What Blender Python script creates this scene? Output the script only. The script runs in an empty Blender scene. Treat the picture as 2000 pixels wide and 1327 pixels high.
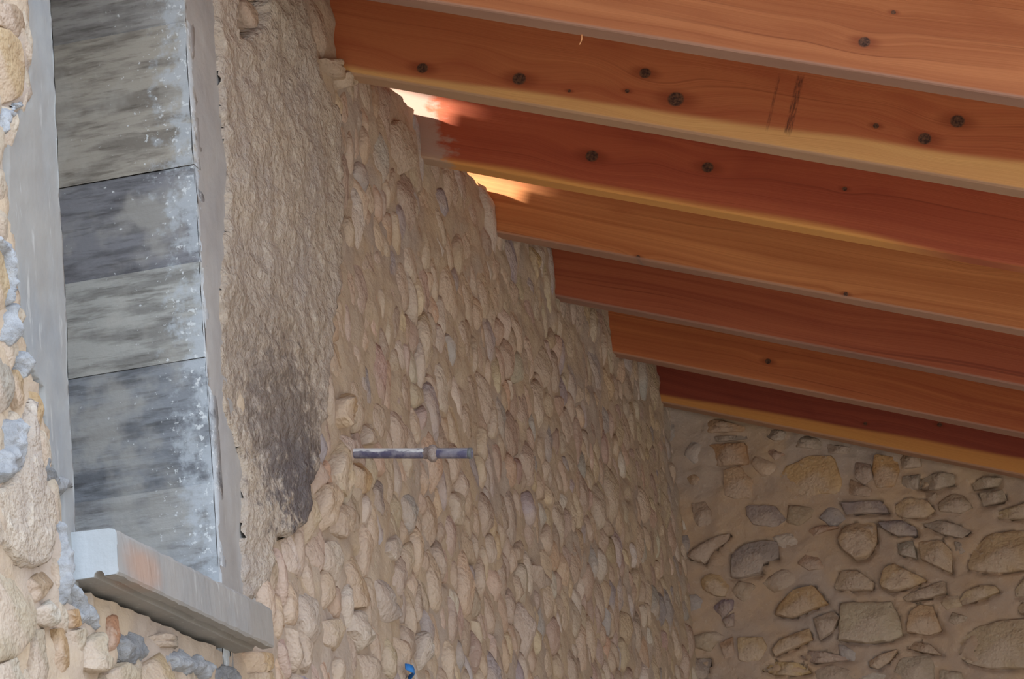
import bpy, bmesh, math, random
import numpy as np
from mathutils import Vector, Matrix, noise as mnoise

random.seed(7)
rng = np.random.default_rng(11)
SC = bpy.context.scene
COL = SC.collection

# ------------------------------------------------------------------ camera
# world: x = into the room from the left wall (x = 0), y = depth, z = up, camera at eye height z = 0
FPX, YAW, PITCH, ROLL = 6293.06, -0.24913, 0.2857, -0.08848
CAM = np.array([1.87896, 0.0, 0.0])
fw = np.array([math.sin(YAW)*math.cos(PITCH), math.cos(YAW)*math.cos(PITCH), math.sin(PITCH)])
_r = np.cross(fw, [0, 0, 1.0]); _r /= np.linalg.norm(_r)
_u = np.cross(_r, fw)
rt = _r*math.cos(ROLL) + _u*math.sin(ROLL)
up = -_r*math.sin(ROLL) + _u*math.cos(ROLL)
cd = bpy.data.cameras.new('camera'); cam = bpy.data.objects.new('camera', cd); COL.objects.link(cam)
cd.sensor_fit = 'HORIZONTAL'; cd.sensor_width = 36.0; cd.lens = FPX/2000*36.0
cd.clip_start = 0.05; cd.clip_end = 300
M = Matrix(((rt[0], up[0], -fw[0], CAM[0]), (rt[1], up[1], -fw[1], CAM[1]), (rt[2], up[2], -fw[2], CAM[2]), (0, 0, 0, 1)))
cam.matrix_world = M
SC.camera = cam

# ------------------------------------------------------------------ light
SC.view_settings.view_transform = 'Standard'
SC.view_settings.look = 'None'
SC.view_settings.gamma = 1.0
SC.view_settings.use_curve_mapping = False
SC.view_settings.exposure = 1.55
w = bpy.data.worlds.new('sky'); SC.world = w; w.use_nodes = True
SC.cycles.max_bounces = 8; SC.cycles.diffuse_bounces = 4
bg = w.node_tree.nodes['Background']
bg.inputs[0].default_value = (0.74, 0.87, 1.04, 1); bg.inputs[1].default_value = 1.0
sd = bpy.data.lights.new('sun', 'SUN'); sd.energy = 5.5; sd.color = (1.0, 0.91, 0.78); sd.angle = math.radians(2.0)
sun = bpy.data.objects.new('sun', sd); COL.objects.link(sun)
sun.location = (-6, -2, 8)
sun.rotation_euler = Vector((1.0, 0.72, -0.50)).to_track_quat('-Z', 'Y').to_euler()

# ------------------------------------------------------------------ helpers
Y0, Z0, TAN, S = 5.46574, 2.4852, 0.36777, 0.6       # first rafter, bearing height, roof slope, spacing
TH = math.atan(TAN)
YN, YF, YD = 4.55035, 5.1669, 9.19535                # window jambs, far wall
ROOF0 = 4.6  # roof deck front edge, unseen, carried forward to keep sun off the nearest rafter
RH, RT = 0.22, 0.063                                 # rafter section
FLOOR = -1.6

def ray(U, V): return fw + rt*((U-1000)/FPX) - up*((V-663.5)/FPX)
def W(U, V, x=0.0):
    d = ray(U, V); return CAM + d*((x-CAM[0])/d[0])
def F(U, V, y=YD):
    d = ray(U, V); return CAM + d*(y/d[1])
def wyz(pts, x=0.0): return np.array([W(u, v, x)[1:] for u, v in pts])
def fxz(pts, y=YD): return np.array([F(u, v, y)[[0, 2]] for u, v in pts])

def lin(c):
    return tuple(((x/255)/12.92 if x/255 <= 0.04045 else ((x/255+0.055)/1.055)**2.4) for x in c[:3])

def link(name, me, mat=None, parent=None, loc=None):
    o = bpy.data.objects.new(name, me); COL.objects.link(o)
    if mat is not None and not me.materials: me.materials.append(mat)
    if loc is not None: o.location = loc
    if parent is not None: o.parent = parent
    return o

def mesh(name, verts, faces, smooth=False, col=None, mats=None):
    me = bpy.data.meshes.new(name); me.from_pydata([tuple(map(float, v)) for v in verts], [], [tuple(f) for f in faces]); me.update()
    if smooth: me.polygons.foreach_set('use_smooth', [True]*len(me.polygons))
    if col is not None: setcol(me, col)
    return me

def setcol(me, col):
    a = me.color_attributes.new('Col', 'FLOAT_COLOR', 'POINT')
    col = np.asarray(col, float)
    n = len(me.vertices)
    if col.ndim == 1: col = np.tile(col, (n, 1))
    buf = np.ones((n, 4)); buf[:, :3] = col[:, :3]
    a.data.foreach_set('color', buf.ravel())

def box_verts(x0, x1, y0, y1, z0, z1):
    return [(x0,y0,z0),(x1,y0,z0),(x1,y1,z0),(x0,y1,z0),(x0,y0,z1),(x1,y0,z1),(x1,y1,z1),(x0,y1,z1)]
BOXF = [(0,3,2,1),(4,5,6,7),(0,1,5,4),(1,2,6,5),(2,3,7,6),(3,0,4,7)]
def boxes(name, lst, mat, parent=None, col=None):
    v, f = [], []
    for b in lst:
        k = len(v); v += box_verts(*b); f += [tuple(i+k for i in q) for q in BOXF]
    return link(name, mesh(name, v, f, col=col), mat, parent)

def tag(o, label=None, cat=None, group=None, kind=None):
    if label: o['label'] = label
    if cat: o['category'] = cat
    if group: o['group'] = group
    if kind: o['kind'] = kind
    return o

def nz(x, y, z=0.0): return mnoise.noise(Vector((x, y, z)))
def fr(x, y, z=0.0, o=4): return mnoise.fractal(Vector((x, y, z)), 0.8, 2.1, o)

_PERM = np.random.default_rng(1).permutation(4096)
_G = np.random.default_rng(2).normal(size=(4096, 3)); _G /= np.linalg.norm(_G, axis=1)[:, None]
def vnoise(P):
    """gradient noise, vectorised; P (n, 3)"""
    i = np.floor(P).astype(int); f_ = P-i; u_ = f_*f_*f_*(f_*(f_*6-15)+10); out = np.zeros(len(P))
    for dx in (0, 1):
        for dy in (0, 1):
            for dz in (0, 1):
                h = _PERM[(_PERM[(_PERM[(i[:, 0]+dx) & 4095]+i[:, 1]+dy) & 4095]+i[:, 2]+dz) & 4095]
                d = (_G[h]*(f_-np.array([dx, dy, dz]))).sum(1)
                out += d*np.where(dx, u_[:, 0], 1-u_[:, 0])*np.where(dy, u_[:, 1], 1-u_[:, 1])*np.where(dz, u_[:, 2], 1-u_[:, 2])
    return out*1.5
def vfr(a, b, c, o=4):
    P = np.column_stack([a, b, np.broadcast_to(c, np.shape(a))]).astype(float); t = np.zeros(len(P)); amp = 1.0
    for k in range(o): t += amp*vnoise(P+k*7.7); P = P*2.1; amp *= 0.552
    return t
def inside(P, poly):
    """vectorised point in polygon"""
    P = np.atleast_2d(P); x, y = P[:, 0], P[:, 1]; c = np.zeros(len(P), bool)
    a = np.asarray(poly); b = np.roll(a, -1, 0)
    for (x1, y1), (x2, y2) in zip(a, b):
        if y1 == y2: continue
        t = ((y1 > y) != (y2 > y)) & (x < (x2-x1)*(y-y1)/(y2-y1)+x1)
        c ^= t
    return c
def pdist(P, poly):
    P = np.atleast_2d(P); d = np.full(len(P), 1e9)
    a = np.asarray(poly); b = np.roll(a, -1, 0)
    for p, q in zip(a, b):
        e = q-p; L = max(e@e, 1e-12)
        t = np.clip(((P-p)@e)/L, 0, 1)
        d = np.minimum(d, np.linalg.norm(P-(p+t[:, None]*e), axis=1))
    return d
def area(poly):
    a = np.asarray(poly); b = np.roll(a, -1, 0); return 0.5*np.sum(a[:, 0]*b[:, 1]-b[:, 0]*a[:, 1])

# ------------------------------------------------------------------ materials
class NT:
    def __init__(s, name):
        s.m = bpy.data.materials.new(name); s.m.use_nodes = True
        s.t = s.m.node_tree; s.n = s.t.nodes; s.b = s.n['Principled BSDF']
        s.b.inputs['Specular IOR Level'].default_value = 0.25
    def new(s, ty, **kw):
        n = s.n.new(ty)
        for k, v in kw.items(): setattr(n, k, v)
        return n
    def set(s, sock, v):
        if isinstance(v, bpy.types.NodeSocket): s.t.links.new(v, sock)
        else: sock.default_value = v
    def obj(s): return s.new('ShaderNodeTexCoord').outputs['Object']
    def scale(s, v, sc, off=(0, 0, 0)):
        n = s.new('ShaderNodeMapping'); s.set(n.inputs['Vector'], v)
        n.inputs['Scale'].default_value = sc; n.inputs['Location'].default_value = off
        return n.outputs[0]
    def noise(s, v, scale=5, detail=4, rough=0.55, dist=0.0):
        n = s.new('ShaderNodeTexNoise'); s.set(n.inputs['Vector'], v)
        n.inputs['Scale'].default_value = scale; n.inputs['Detail'].default_value = detail
        n.inputs['Roughness'].default_value = rough; n.inputs['Distortion'].default_value = dist
        return n.outputs['Fac']
    def rng(s, v, a, b, c=0.0, d=1.0, smooth=False):
        n = s.new('ShaderNodeMapRange'); s.set(n.inputs[0], v)
        n.inputs[1].default_value = a; n.inputs[2].default_value = b; n.inputs[3].default_value = c; n.inputs[4].default_value = d
        if smooth: n.interpolation_type = 'SMOOTHSTEP'
        return n.outputs[0]
    def math(s, op, a, b=0.0, clamp=False):
        n = s.new('ShaderNodeMath', operation=op, use_clamp=clamp); s.set(n.inputs[0], a); s.set(n.inputs[1], b); return n.outputs[0]
    def mix(s, f, a, b, mode='MIX'):
        n = s.new('ShaderNodeMix', data_type='RGBA', blend_type=mode); s.set(n.inputs[0], f)
        for i, q in ((6, a), (7, b)):
            if isinstance(q, tuple) and len(q) == 3: q = q+(1.0,)
            s.set(n.inputs[i], q)
        return n.outputs[2]
    def sep(s, v):
        n = s.new('ShaderNodeSeparateXYZ'); s.set(n.inputs[0], v); return n.outputs
    def col(s): return s.new('ShaderNodeAttribute', attribute_name='Col').outputs['Color']
    def bump(s, h, strength=0.5, dist=0.01):
        n = s.new('ShaderNodeBump'); s.set(n.inputs['Height'], h); n.inputs['Strength'].default_value = strength; n.inputs['Distance'].default_value = dist
        s.t.links.new(n.outputs[0], s.b.inputs['Normal'])
    def done(s, color, rough=0.9):
        s.set(s.b.inputs['Base Color'], color); s.set(s.b.inputs['Roughness'], rough); return s.m

def mat_stone():
    n = NT('rubble_stone'); P = n.obj(); c = n.col()
    a = n.noise(P, 18, 4, 0.6); b = n.noise(P, 70, 2, 0.6); e = n.noise(P, 7, 2, 0.5)
    c = n.mix(n.rng(a, 0.3, 0.7, 0.0, 0.55), c, n.mix(1.0, c, lin((214, 200, 188)), 'MULTIPLY'))
    c = n.mix(n.rng(e, 0.48, 0.62, 0.0, 0.55, True), c, lin((198, 178, 162)))       # earth wash
    c = n.mix(n.rng(b, 0.58, 0.75, 0.0, 0.4, True), c, lin((206, 192, 176)))
    h = n.math('ADD', n.math('MULTIPLY', a, 0.7), n.math('MULTIPLY', b, 0.35))
    n.bump(h, 0.9, 0.016)
    return n.done(c, 0.92)
def mat_mortar(name, A, B):
    n = NT(name); P = n.obj()
    a = n.noise(P, 9, 3, 0.6); b = n.noise(P, 55, 3, 0.65); e = n.noise(P, 3, 1, 0.5)
    c = n.mix(n.rng(a, 0.35, 0.65), lin(A), lin(B))
    c = n.mix(n.rng(e, 0.5, 0.62, 0, 0.5, True), c, lin((172, 160, 154)))
    c = n.mix(n.rng(b, 0.6, 0.75, 0, 0.35, True), c, lin((212, 196, 180)))
    n.bump(n.math('ADD', n.math('MULTIPLY', a, 0.6), n.math('MULTIPLY', b, 0.5)), 0.7, 0.012)
    return n.done(c, 0.95)
def mat_concrete():
    n = NT('board_marked_concrete'); P = n.obj(); c = n.col()
    st = n.noise(n.scale(P, (6, 6, 34)), 1.0, 5, 0.6); sp = n.noise(P, 95, 4, 0.6); bl = n.noise(P, 8, 4, 0.6); st2 = n.noise(n.scale(P, (14, 14, 120)), 1.0, 4, 0.6)
    c = n.mix(n.rng(st, 0.42, 0.62, 0, 0.6, True), c, n.mix(1.0, c, lin((150, 146, 146)), 'MULTIPLY'))
    c = n.mix(n.rng(st2, 0.50, 0.68, 0, 0.5, True), c, n.mix(1.0, c, lin((160, 155, 150)), 'MULTIPLY'))
    c = n.mix(n.rng(bl, 0.46, 0.66, 0, 0.55, True), c, lin((192, 187, 178)))
    x, y, z = n.sep(P)
    edge = n.rng(x, -0.17, 0.0, -0.28, 0.20)
    lime = n.math('ADD', n.noise(P, 26, 5, 0.65), edge)
    c = n.mix(n.rng(lime, 0.52, 0.72, 0, 0.75, True), c, lin((192, 197, 202)))
    c = n.mix(n.rng(n.math('ADD', sp, n.rng(x, -0.2, 0.0, -0.06, 0.05)), 0.64, 0.70, 0, 0.8, True), c, lin((226, 228, 228)))
    n.bump(n.math('ADD', n.math('MULTIPLY', st, 0.4), n.math('MULTIPLY', sp, 0.4)), 0.5, 0.006)
    return n.done(c, 0.85)
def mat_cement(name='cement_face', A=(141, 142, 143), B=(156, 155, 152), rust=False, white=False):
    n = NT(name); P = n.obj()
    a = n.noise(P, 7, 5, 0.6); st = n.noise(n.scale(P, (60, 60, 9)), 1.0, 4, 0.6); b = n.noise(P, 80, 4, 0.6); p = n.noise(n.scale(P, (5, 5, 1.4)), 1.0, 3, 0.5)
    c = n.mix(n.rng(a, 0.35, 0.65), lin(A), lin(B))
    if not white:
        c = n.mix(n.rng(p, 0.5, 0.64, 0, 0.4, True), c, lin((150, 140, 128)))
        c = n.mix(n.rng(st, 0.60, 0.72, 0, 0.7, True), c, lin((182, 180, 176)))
    if rust:
        x, y, z = n.sep(P)
        d = n.new('ShaderNodeVectorMath', operation='DISTANCE'); n.set(d.inputs[0], n.scale(P, (1, 1, 2.2))); d.inputs[1].default_value = (0.076, 4.62, 1.128*2.2)
        q = n.math('ADD', d.outputs['Value'], n.math('MULTIPLY', n.math('SUBTRACT', a, 0.5), 0.12))
        c = n.mix(n.rng(q, 0.02, 0.095, 0.55, 0.0, True), c, lin((180, 136, 108)))
    n.bump(n.math('ADD', n.math('MULTIPLY', st, 0.3), n.math('MULTIPLY', b, 0.5)), 0.4, 0.005)
    return n.done(c, 0.85)
def mat_plaster(name, stain):
    n = NT(name); P = n.obj()
    a = n.noise(P, 6, 5, 0.6); b = n.noise(P, 38, 3, 0.65); g = n.noise(P, 90, 2, 0.6)
    c = n.mix(n.rng(a, 0.35, 0.65), lin((184, 168, 150)), lin((176, 163, 152)))
    c = n.mix(n.rng(b, 0.52, 0.72, 0, 0.6, True), c, lin((210, 198, 182)))
    c = n.mix(n.rng(g, 0.60, 0.72, 0, 0.4, True), c, lin((160, 140, 124)))
    if stain:
        for (cy, cz, sy, sz, amt, colr) in stain:
            d = n.new('ShaderNodeVectorMath', operation='DISTANCE'); n.set(d.inputs[0], n.scale(P, (0, 1/sy, 1/sz))); d.inputs[1].default_value = (0, cy/sy, cz/sz)
            q = n.math('ADD', d.outputs['Value'], n.math('MULTIPLY', n.math('SUBTRACT', n.noise(P, 34, 5, 0.75), 0.5), 3.4))
            c = n.mix(n.rng(q, 0.35, 1.15, amt, 0.0, True), c, lin(colr))
    n.bump(n.math('ADD', n.math('MULTIPLY', b, 0.8), n.math('MULTIPLY', g, 0.35)), 1.0, 0.016)
    return n.done(c, 0.95)
def mat_wood(name, dark, light, sap=None, sapline=0.03, sapslope=0.0, knots=(), marks=(), seed=0.0, ring=1.0, smear=False, under=True):
    n = NT(name); P = n.obj(); x, y, z = n.sep(P)
    # knots push the grain around them
    push = None; core = None; halo = None
    for (kx, kz, kr) in knots:
        kr *= 1.2
        v = n.new('ShaderNodeVectorMath', operation='SUBTRACT'); n.set(v.inputs[0], P); v.inputs[1].default_value = (kx, 0, kz)
        v2 = n.new('ShaderNodeVectorMath', operation='MULTIPLY'); n.set(v2.inputs[0], v.outputs[0]); v2.inputs[1].default_value = (0.9, 0, 1.0)
        v3 = n.new('ShaderNodeVectorMath', operation='LENGTH'); n.set(v3.inputs[0], v2.outputs[0]); d = v3.outputs['Value']
        cc = n.rng(d, kr*0.75, kr*1.05, 1, 0, True)
        v4 = n.new('ShaderNodeVectorMath', operation='MULTIPLY'); n.set(v4.inputs[0], v.outputs[0]); v4.inputs[1].default_value = (0.42, 0, 1.0)
        v5 = n.new('ShaderNodeVectorMath', operation='LENGTH'); n.set(v5.inputs[0], v4.outputs[0])
        hh = n.rng(v5.outputs['Value'], kr*0.4, kr*1.7, 1, 0, True)
        pp = n.rng(v5.outputs['Value'], 0, kr*5, kr*1.6, 0, True)
        core = cc if core is None else n.math('MAXIMUM', core, cc)
        halo = hh if halo is None else n.math('MAXIMUM', halo, hh)
        push = pp if push is None else n.math('ADD', push, pp)
    zz = n.math('ADD', z, n.math('MULTIPLY', n.math('SUBTRACT', n.noise(n.scale(P, (0.9, 2, 3), (seed, seed, 0)), 1.0, 2, 0.5), 0.5), 0.10))
    if push is not None: zz = n.math('ADD', zz, push)
    cb = n.new('ShaderNodeCombineXYZ'); n.set(cb.inputs[0], n.math('MULTIPLY', x, 0.25)); n.set(cb.inputs[1], n.math('ADD', y, seed)); n.set(cb.inputs[2], zz)
    rings = n.noise(n.scale(cb.outputs[0], (1.2, 6, 62)), 1.0, 3, 0.55)
    fine = n.noise(n.scale(cb.outputs[0], (10, 60, 420), (seed, 0, 0)), 1.0, 2, 0.5)
    broad = n.noise(n.scale(P, (0.9, 4, 9), (seed*2, seed, 0)), 1.0, 3, 0.5)
    f = n.math('ADD', n.math('MULTIPLY', n.rng(rings, 0.35, 0.68), 0.55*ring), n.math('MULTIPLY', n.rng(broad, 0.3, 0.7), 0.5))
    f = n.math('ADD', f, n.math('MULTIPLY', n.math('SUBTRACT', fine, 0.5), 0.35), clamp=True)
    c = n.mix(f, lin(light), lin(dark))
    streak = n.noise(n.scale(cb.outputs[0], (2.6, 8, 130), (seed*3, 0, 4)), 1.0, 2, 0.65)
    c = n.mix(n.rng(streak, 0.60, 0.74, 0, 0.55, True), c, n.mix(0.5, lin(dark), lin((70, 26, 18))))
    blot = n.noise(n.scale(P, (3.2, 6, 11), (seed, 0, 2)), 1.0, 2, 0.6)
    c = n.mix(n.rng(blot, 0.55, 0.72, 0, 0.45, True), c, lin(dark))
    if sap:
        wob = n.math('MULTIPLY', n.math('SUBTRACT', n.noise(n.scale(P, (1.1, 1, 4), (seed, 0, 0)), 1.0, 2, 0.5), 0.5), 0.07)
        q = n.math('SUBTRACT', n.math('ADD', z, wob), n.math('MULTIPLY', x, sapslope))
        sf = n.rng(q, sapline-0.008, sapline+0.008, 1, 0, True)
        c = n.mix(sf, c, n.mix(n.math('MULTIPLY', f, 0.5), lin(sap), lin(light)))
    if halo is not None:
        c = n.mix(n.math('MULTIPLY', halo, 0.6), c, lin((122, 52, 28)))
        kin = n.noise(P, 160, 3, 0.6)
        c = n.mix(core, c, n.mix(n.rng(kin, 0.4, 0.62), lin((62, 40, 34)), lin((112, 78, 58))))
    if under: c = n.mix(n.rng(z, 0.002, 0.007, 0.75, 0.0, True), c, n.mix(n.rng(broad, 0.35, 0.65), lin((176, 142, 124)), lin((150, 120, 108))))
    for (mx, mz0, mz1, mw, sl, amt) in marks:
        dx = n.math('ABSOLUTE', n.math('SUBTRACT', n.math('SUBTRACT', x, mx), n.math('MULTIPLY', z, sl)))
        k = n.math('MULTIPLY', n.rng(dx, mw*0.5, mw, 1, 0, True), n.rng(z, mz0, mz0+0.02, 0, 1, True))
        k = n.math('MULTIPLY', k, n.rng(z, mz1-0.02, mz1, 1, 0, True))
        k = n.math('MULTIPLY', k, n.rng(n.noise(n.scale(P, (300, 1, 60)), 1.0, 3, 0.6), 0.35, 0.6))
        c = n.mix(n.math('MULTIPLY', k, amt), c, lin((66, 42, 38)))
    if smear:      # grey mortar wiped over the end in the wall
        q = n.math('ADD', x, n.math('MULTIPLY', n.math('SUBTRACT', n.noise(n.scale(P, (14, 14, 30)), 1.0, 4, 0.6), 0.5), 0.22))
        q = n.math('ADD', q, n.math('MULTIPLY', z, 0.55))
        c = n.mix(n.rng(q, 0.055, 0.10, 0.75, 0.0, True), c, lin((178, 160, 148)))
    n.bump(n.math('ADD', n.math('MULTIPLY', rings, 0.3), n.math('MULTIPLY', fine, 0.5)), 0.25, 0.004)
    n.b.inputs['Specular IOR Level'].default_value = 0.3
    return n.done(c, 0.6)
def mat_simple(name, A, B, sc=12, rough=0.8, metal=0.0, bump=0.4):
    n = NT(name); P = n.obj(); a = n.noise(P, sc, 5, 0.6)
    n.b.inputs['Metallic'].default_value = metal
    n.bump(n.noise(P, sc*5, 4, 0.6), bump, 0.006)
    return n.done(n.mix(n.rng(a, 0.38, 0.62), lin(A), lin(B)), rough)

STONE = mat_stone()
MORTAR = mat_mortar('earth_mortar', (192, 171, 146), (181, 162, 143))
MORTARF = mat_mortar('earth_mortar_back', (194, 165, 136), (180, 157, 138))
CONC = mat_concrete()
CEM = mat_cement()
SILL = mat_cement('sill_cement', (150, 147, 144), (162, 156, 150), rust=True)
SILLEND = mat_cement('sill_end_lit_cement', (172, 178, 182), (190, 195, 200), white=True)  # paler, cooler copy of the sill cement: daylight on this end painted in
LUMP = mat_simple('grey_mortar_lump', (148, 149, 152), (176, 177, 180), 30, 0.95, 0, 0.8)
LUMPD = mat_simple('dark_grey_mortar_lump', (124, 124, 126), (148, 147, 147), 30, 0.95, 0, 0.8)

# ------------------------------------------------------------------ the setting
wall = boxes('wall_left', [
    (-0.55, 0.0, 2.4, 3.21, FLOOR, Z0), (-0.55, -0.10, 3.2, YN-0.06, FLOOR, Z0), (-0.55, -0.10, YN-0.06, YF+0.06, FLOOR, 1.06), (-0.55, -0.10, YF+0.06, YD+0.5, FLOOR, Z0),
    (-0.55, -0.10, YN-0.06, YF+0.06, 2.46, Z0)], MORTAR)
tag(wall, 'long rubble stone wall on the left receding to the corner', kind='structure')
back = boxes('wall_back', [(-0.1, 4.7, YD+0.06, YD+0.5, FLOOR, 2.95)], MORTARF)
tag(back, 'rubble stone end wall under the last rafter', kind='structure')
fl = boxes('floor', [(-14, 26, -22, 16, FLOOR-0.2, FLOOR)], mat_simple('pale_earth_ground', (160, 152, 139), (144, 136, 124), 3, 0.95)); tag(fl, kind='structure')

# roof deck above the rafters
ct, stn = math.cos(TH), math.sin(TH)
deckw = mat_wood('deck_board_wood', (150, 88, 52), (190, 124, 76), seed=9.3)
ceil = boxes('ceiling', [(-0.72, 5.35, 0, YD+0.5-(ROOF0), RH+0.024, RH+0.10)], deckw)
ceil.location = (0, ROOF0, Z0); ceil.rotation_euler = (0, TH, 0); tag(ceil, kind='structure')
pm = mesh('roof_board', box_verts(0, 0.142, 0, YD+0.5-(ROOF0), RH+0.001, RH+0.023), BOXF); pm.materials.append(deckw)
for i in range(42):
    b = link('roof_board', pm, parent=ceil); b.location = (-0.70+i*0.144, 0, 0)

# ------------------------------------------------------------------ rafters
def kn(k, U, V, r):
    P = F(U, V, Y0+S*k); x, z = P[0], P[2]-Z0
    return (x*ct - z*stn, x*stn + z*ct, r/FPX*(Y0+S*k)*1.03)
def mk(k, U, V0, V1, wpx, amt):
    a = kn(k, U[0], V0, 1); b = kn(k, U[1], V1, 1)
    sl = (a[0]-b[0])/(a[1]-b[1]); return (a[0]-a[1]*sl, b[1], a[1], wpx/FPX*(Y0+S*k), sl, amt)
WOOD = [
 mat_wood('rafter_wood_pale', (158, 90, 54), (200, 132, 86), knots=[kn(0, 1688, 82, 10), kn(0, 1745, 24, 4)], seed=1.1, ring=0.9),
 mat_wood('rafter_wood_sapwood', (166, 84, 54), (200, 124, 80), sap=(236, 188, 122), sapline=0.014, sapslope=0.028,
          knots=[kn(1, 825, 133, 10), kn(1, 1014, 154, 12), kn(1, 1260, 143, 10), kn(1, 1320, 194, 14), kn(1, 1225, 178, 4), kn(1, 1112, 178, 3), kn(1, 1711, 246, 5), kn(1, 1870, 237, 12), kn(1, 1806, 271, 11)],
          marks=[mk(1, (1524, 1496), 140, 262, 4, 0.5), mk(1, (1566, 1536), 140, 270, 10, 0.75)], seed=2.7, ring=0.7),
 mat_wood('rafter_wood_red', (152, 68, 48), (190, 102, 68), sap=(228, 166, 92), sapline=0.010, sapslope=-0.004,
          knots=[kn(2, 1156, 305, 11), kn(2, 1382, 327, 10), kn(2, 1650, 369, 4)], seed=4.2, ring=0.7, smear=True, under=False),
 mat_wood('rafter_wood_golden', (170, 96, 56), (218, 148, 92), knots=[kn(3, 1246, 503, 4), kn(3, 1652, 575, 4), kn(3, 1900, 508, 6)], seed=6.6, ring=1.1),
 mat_wood('rafter_wood_dark', (146, 70, 50), (190, 110, 74), knots=[], seed=8.9, ring=0.8),
 mat_wood('rafter_wood_orange', (156, 78, 48), (206, 126, 76), knots=[kn(5, 1500, 706, 5)], seed=10.4, ring=0.9),
 mat_wood('rafter_wood_banded', (122, 52, 42), (160, 80, 58), sap=(220, 158, 84), sapline=0.022, sapslope=0.032, knots=[kn(6, 1835, 830, 4), kn(6, 1690, 828, 3)], seed=12.2, ring=0.6),
]
RL = [
 'pale orange timber rafter nearest the viewer, cut by the top edge of the picture',
 'timber rafter with many dark knots and a wide yellow sapwood edge, second from the top',
 'dark red timber rafter with a sunlit end at the wall, third from the top',
 'golden orange timber rafter with wavy grain, fourth from the top',
 'red brown timber rafter with few marks, fifth from the top',
 'orange brown timber rafter just before the lowest one, sixth from the top',
 'lowest and farthest timber rafter, dark red with a yellow lower band, above the end wall',
]
def rafter_mesh(k):
    L0, L1, N = -0.78, 5.05, 60
    c = 0.005
    sec = [(0, c), (c*0.3, c*0.3), (c, 0), (RT-c, 0), (RT-c*0.3, c*0.3), (RT, c), (RT, RH), (0, RH)]
    v, f = [], []
    for i in range(N+1):
        x = L0+(L1-L0)*i/N
        for j, (y, z) in enumerate(sec):
            a = 0.0016*nz(x*3.1, k*7.3+j*2.0, 1.7); b = 0.0016*nz(x*2.6, k*5.1+j*1.3, 8.2)
            v.append((x, y+a, z+b))
    n = len(sec)
    for i in range(N):
        for j in range(n):
            a = i*n+j; b = i*n+(j+1) % n; f.append((a, b, b+n, a+n))
    f.append(tuple(range(n))[::-1]); f.append(tuple(N*n+j for j in range(n)))
    me = mesh('rafter', v, [q[::-1] for q in f]); return me
rafters = []
for k in range(7):
    o = link('rafter', rafter_mesh(k), WOOD[k]); o.location = (0, Y0+S*k, Z0); o.rotation_euler = (0, TH, 0)
    tag(o, RL[k], 'beam', 'roof rafters'); rafters.append(o)
# splinter hanging from the nearest rafter
a = kn(0, 1118, 66, 1)
sv, sf = [], []
for i in range(7):
    t = i/6; w_ = 0.0024*(1-t*0.8); cx = a[0]+0.006*math.sin(t*2.0)-0.004*t; cz = 0.001-0.022*t
    sv += [(cx-w_, RT-0.012-0.002*t, cz), (cx+w_, RT-0.012-0.002*t, cz), (cx, RT-0.010, cz)]
for i in range(6):
    for j in range(3): sf.append((i*3+j, i*3+(j+1) % 3, i*3+3+(j+1) % 3, i*3+3+j))
o = link('splinter', mesh('splinter', sv, sf), mat_simple('pale_splinter_wood', (226, 160, 110), (236, 180, 130), 30), rafters[0]); o['label'] = 'pale curled wood splinter'

# ------------------------------------------------------------------ stones
def resample(poly, n):
    a = np.asarray(poly, float); b = np.roll(a, -1, 0); L = np.linalg.norm(b-a, axis=1); c = np.concatenate([[0], np.cumsum(L)])
    out = []
    for s in np.linspace(0, c[-1], n, endpoint=False):
        i = min(np.searchsorted(c, s, 'right')-1, len(a)-1); t = (s-c[i])/max(L[i], 1e-9); out.append(a[i]*(1-t)+b[i]*t)
    return np.array(out)
def chaikin(a):
    b = np.roll(a, -1, 0); o = np.empty((2*len(a), 2)); o[0::2] = a*0.78+b*0.22; o[1::2] = a*0.22+b*0.78; return o

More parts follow.
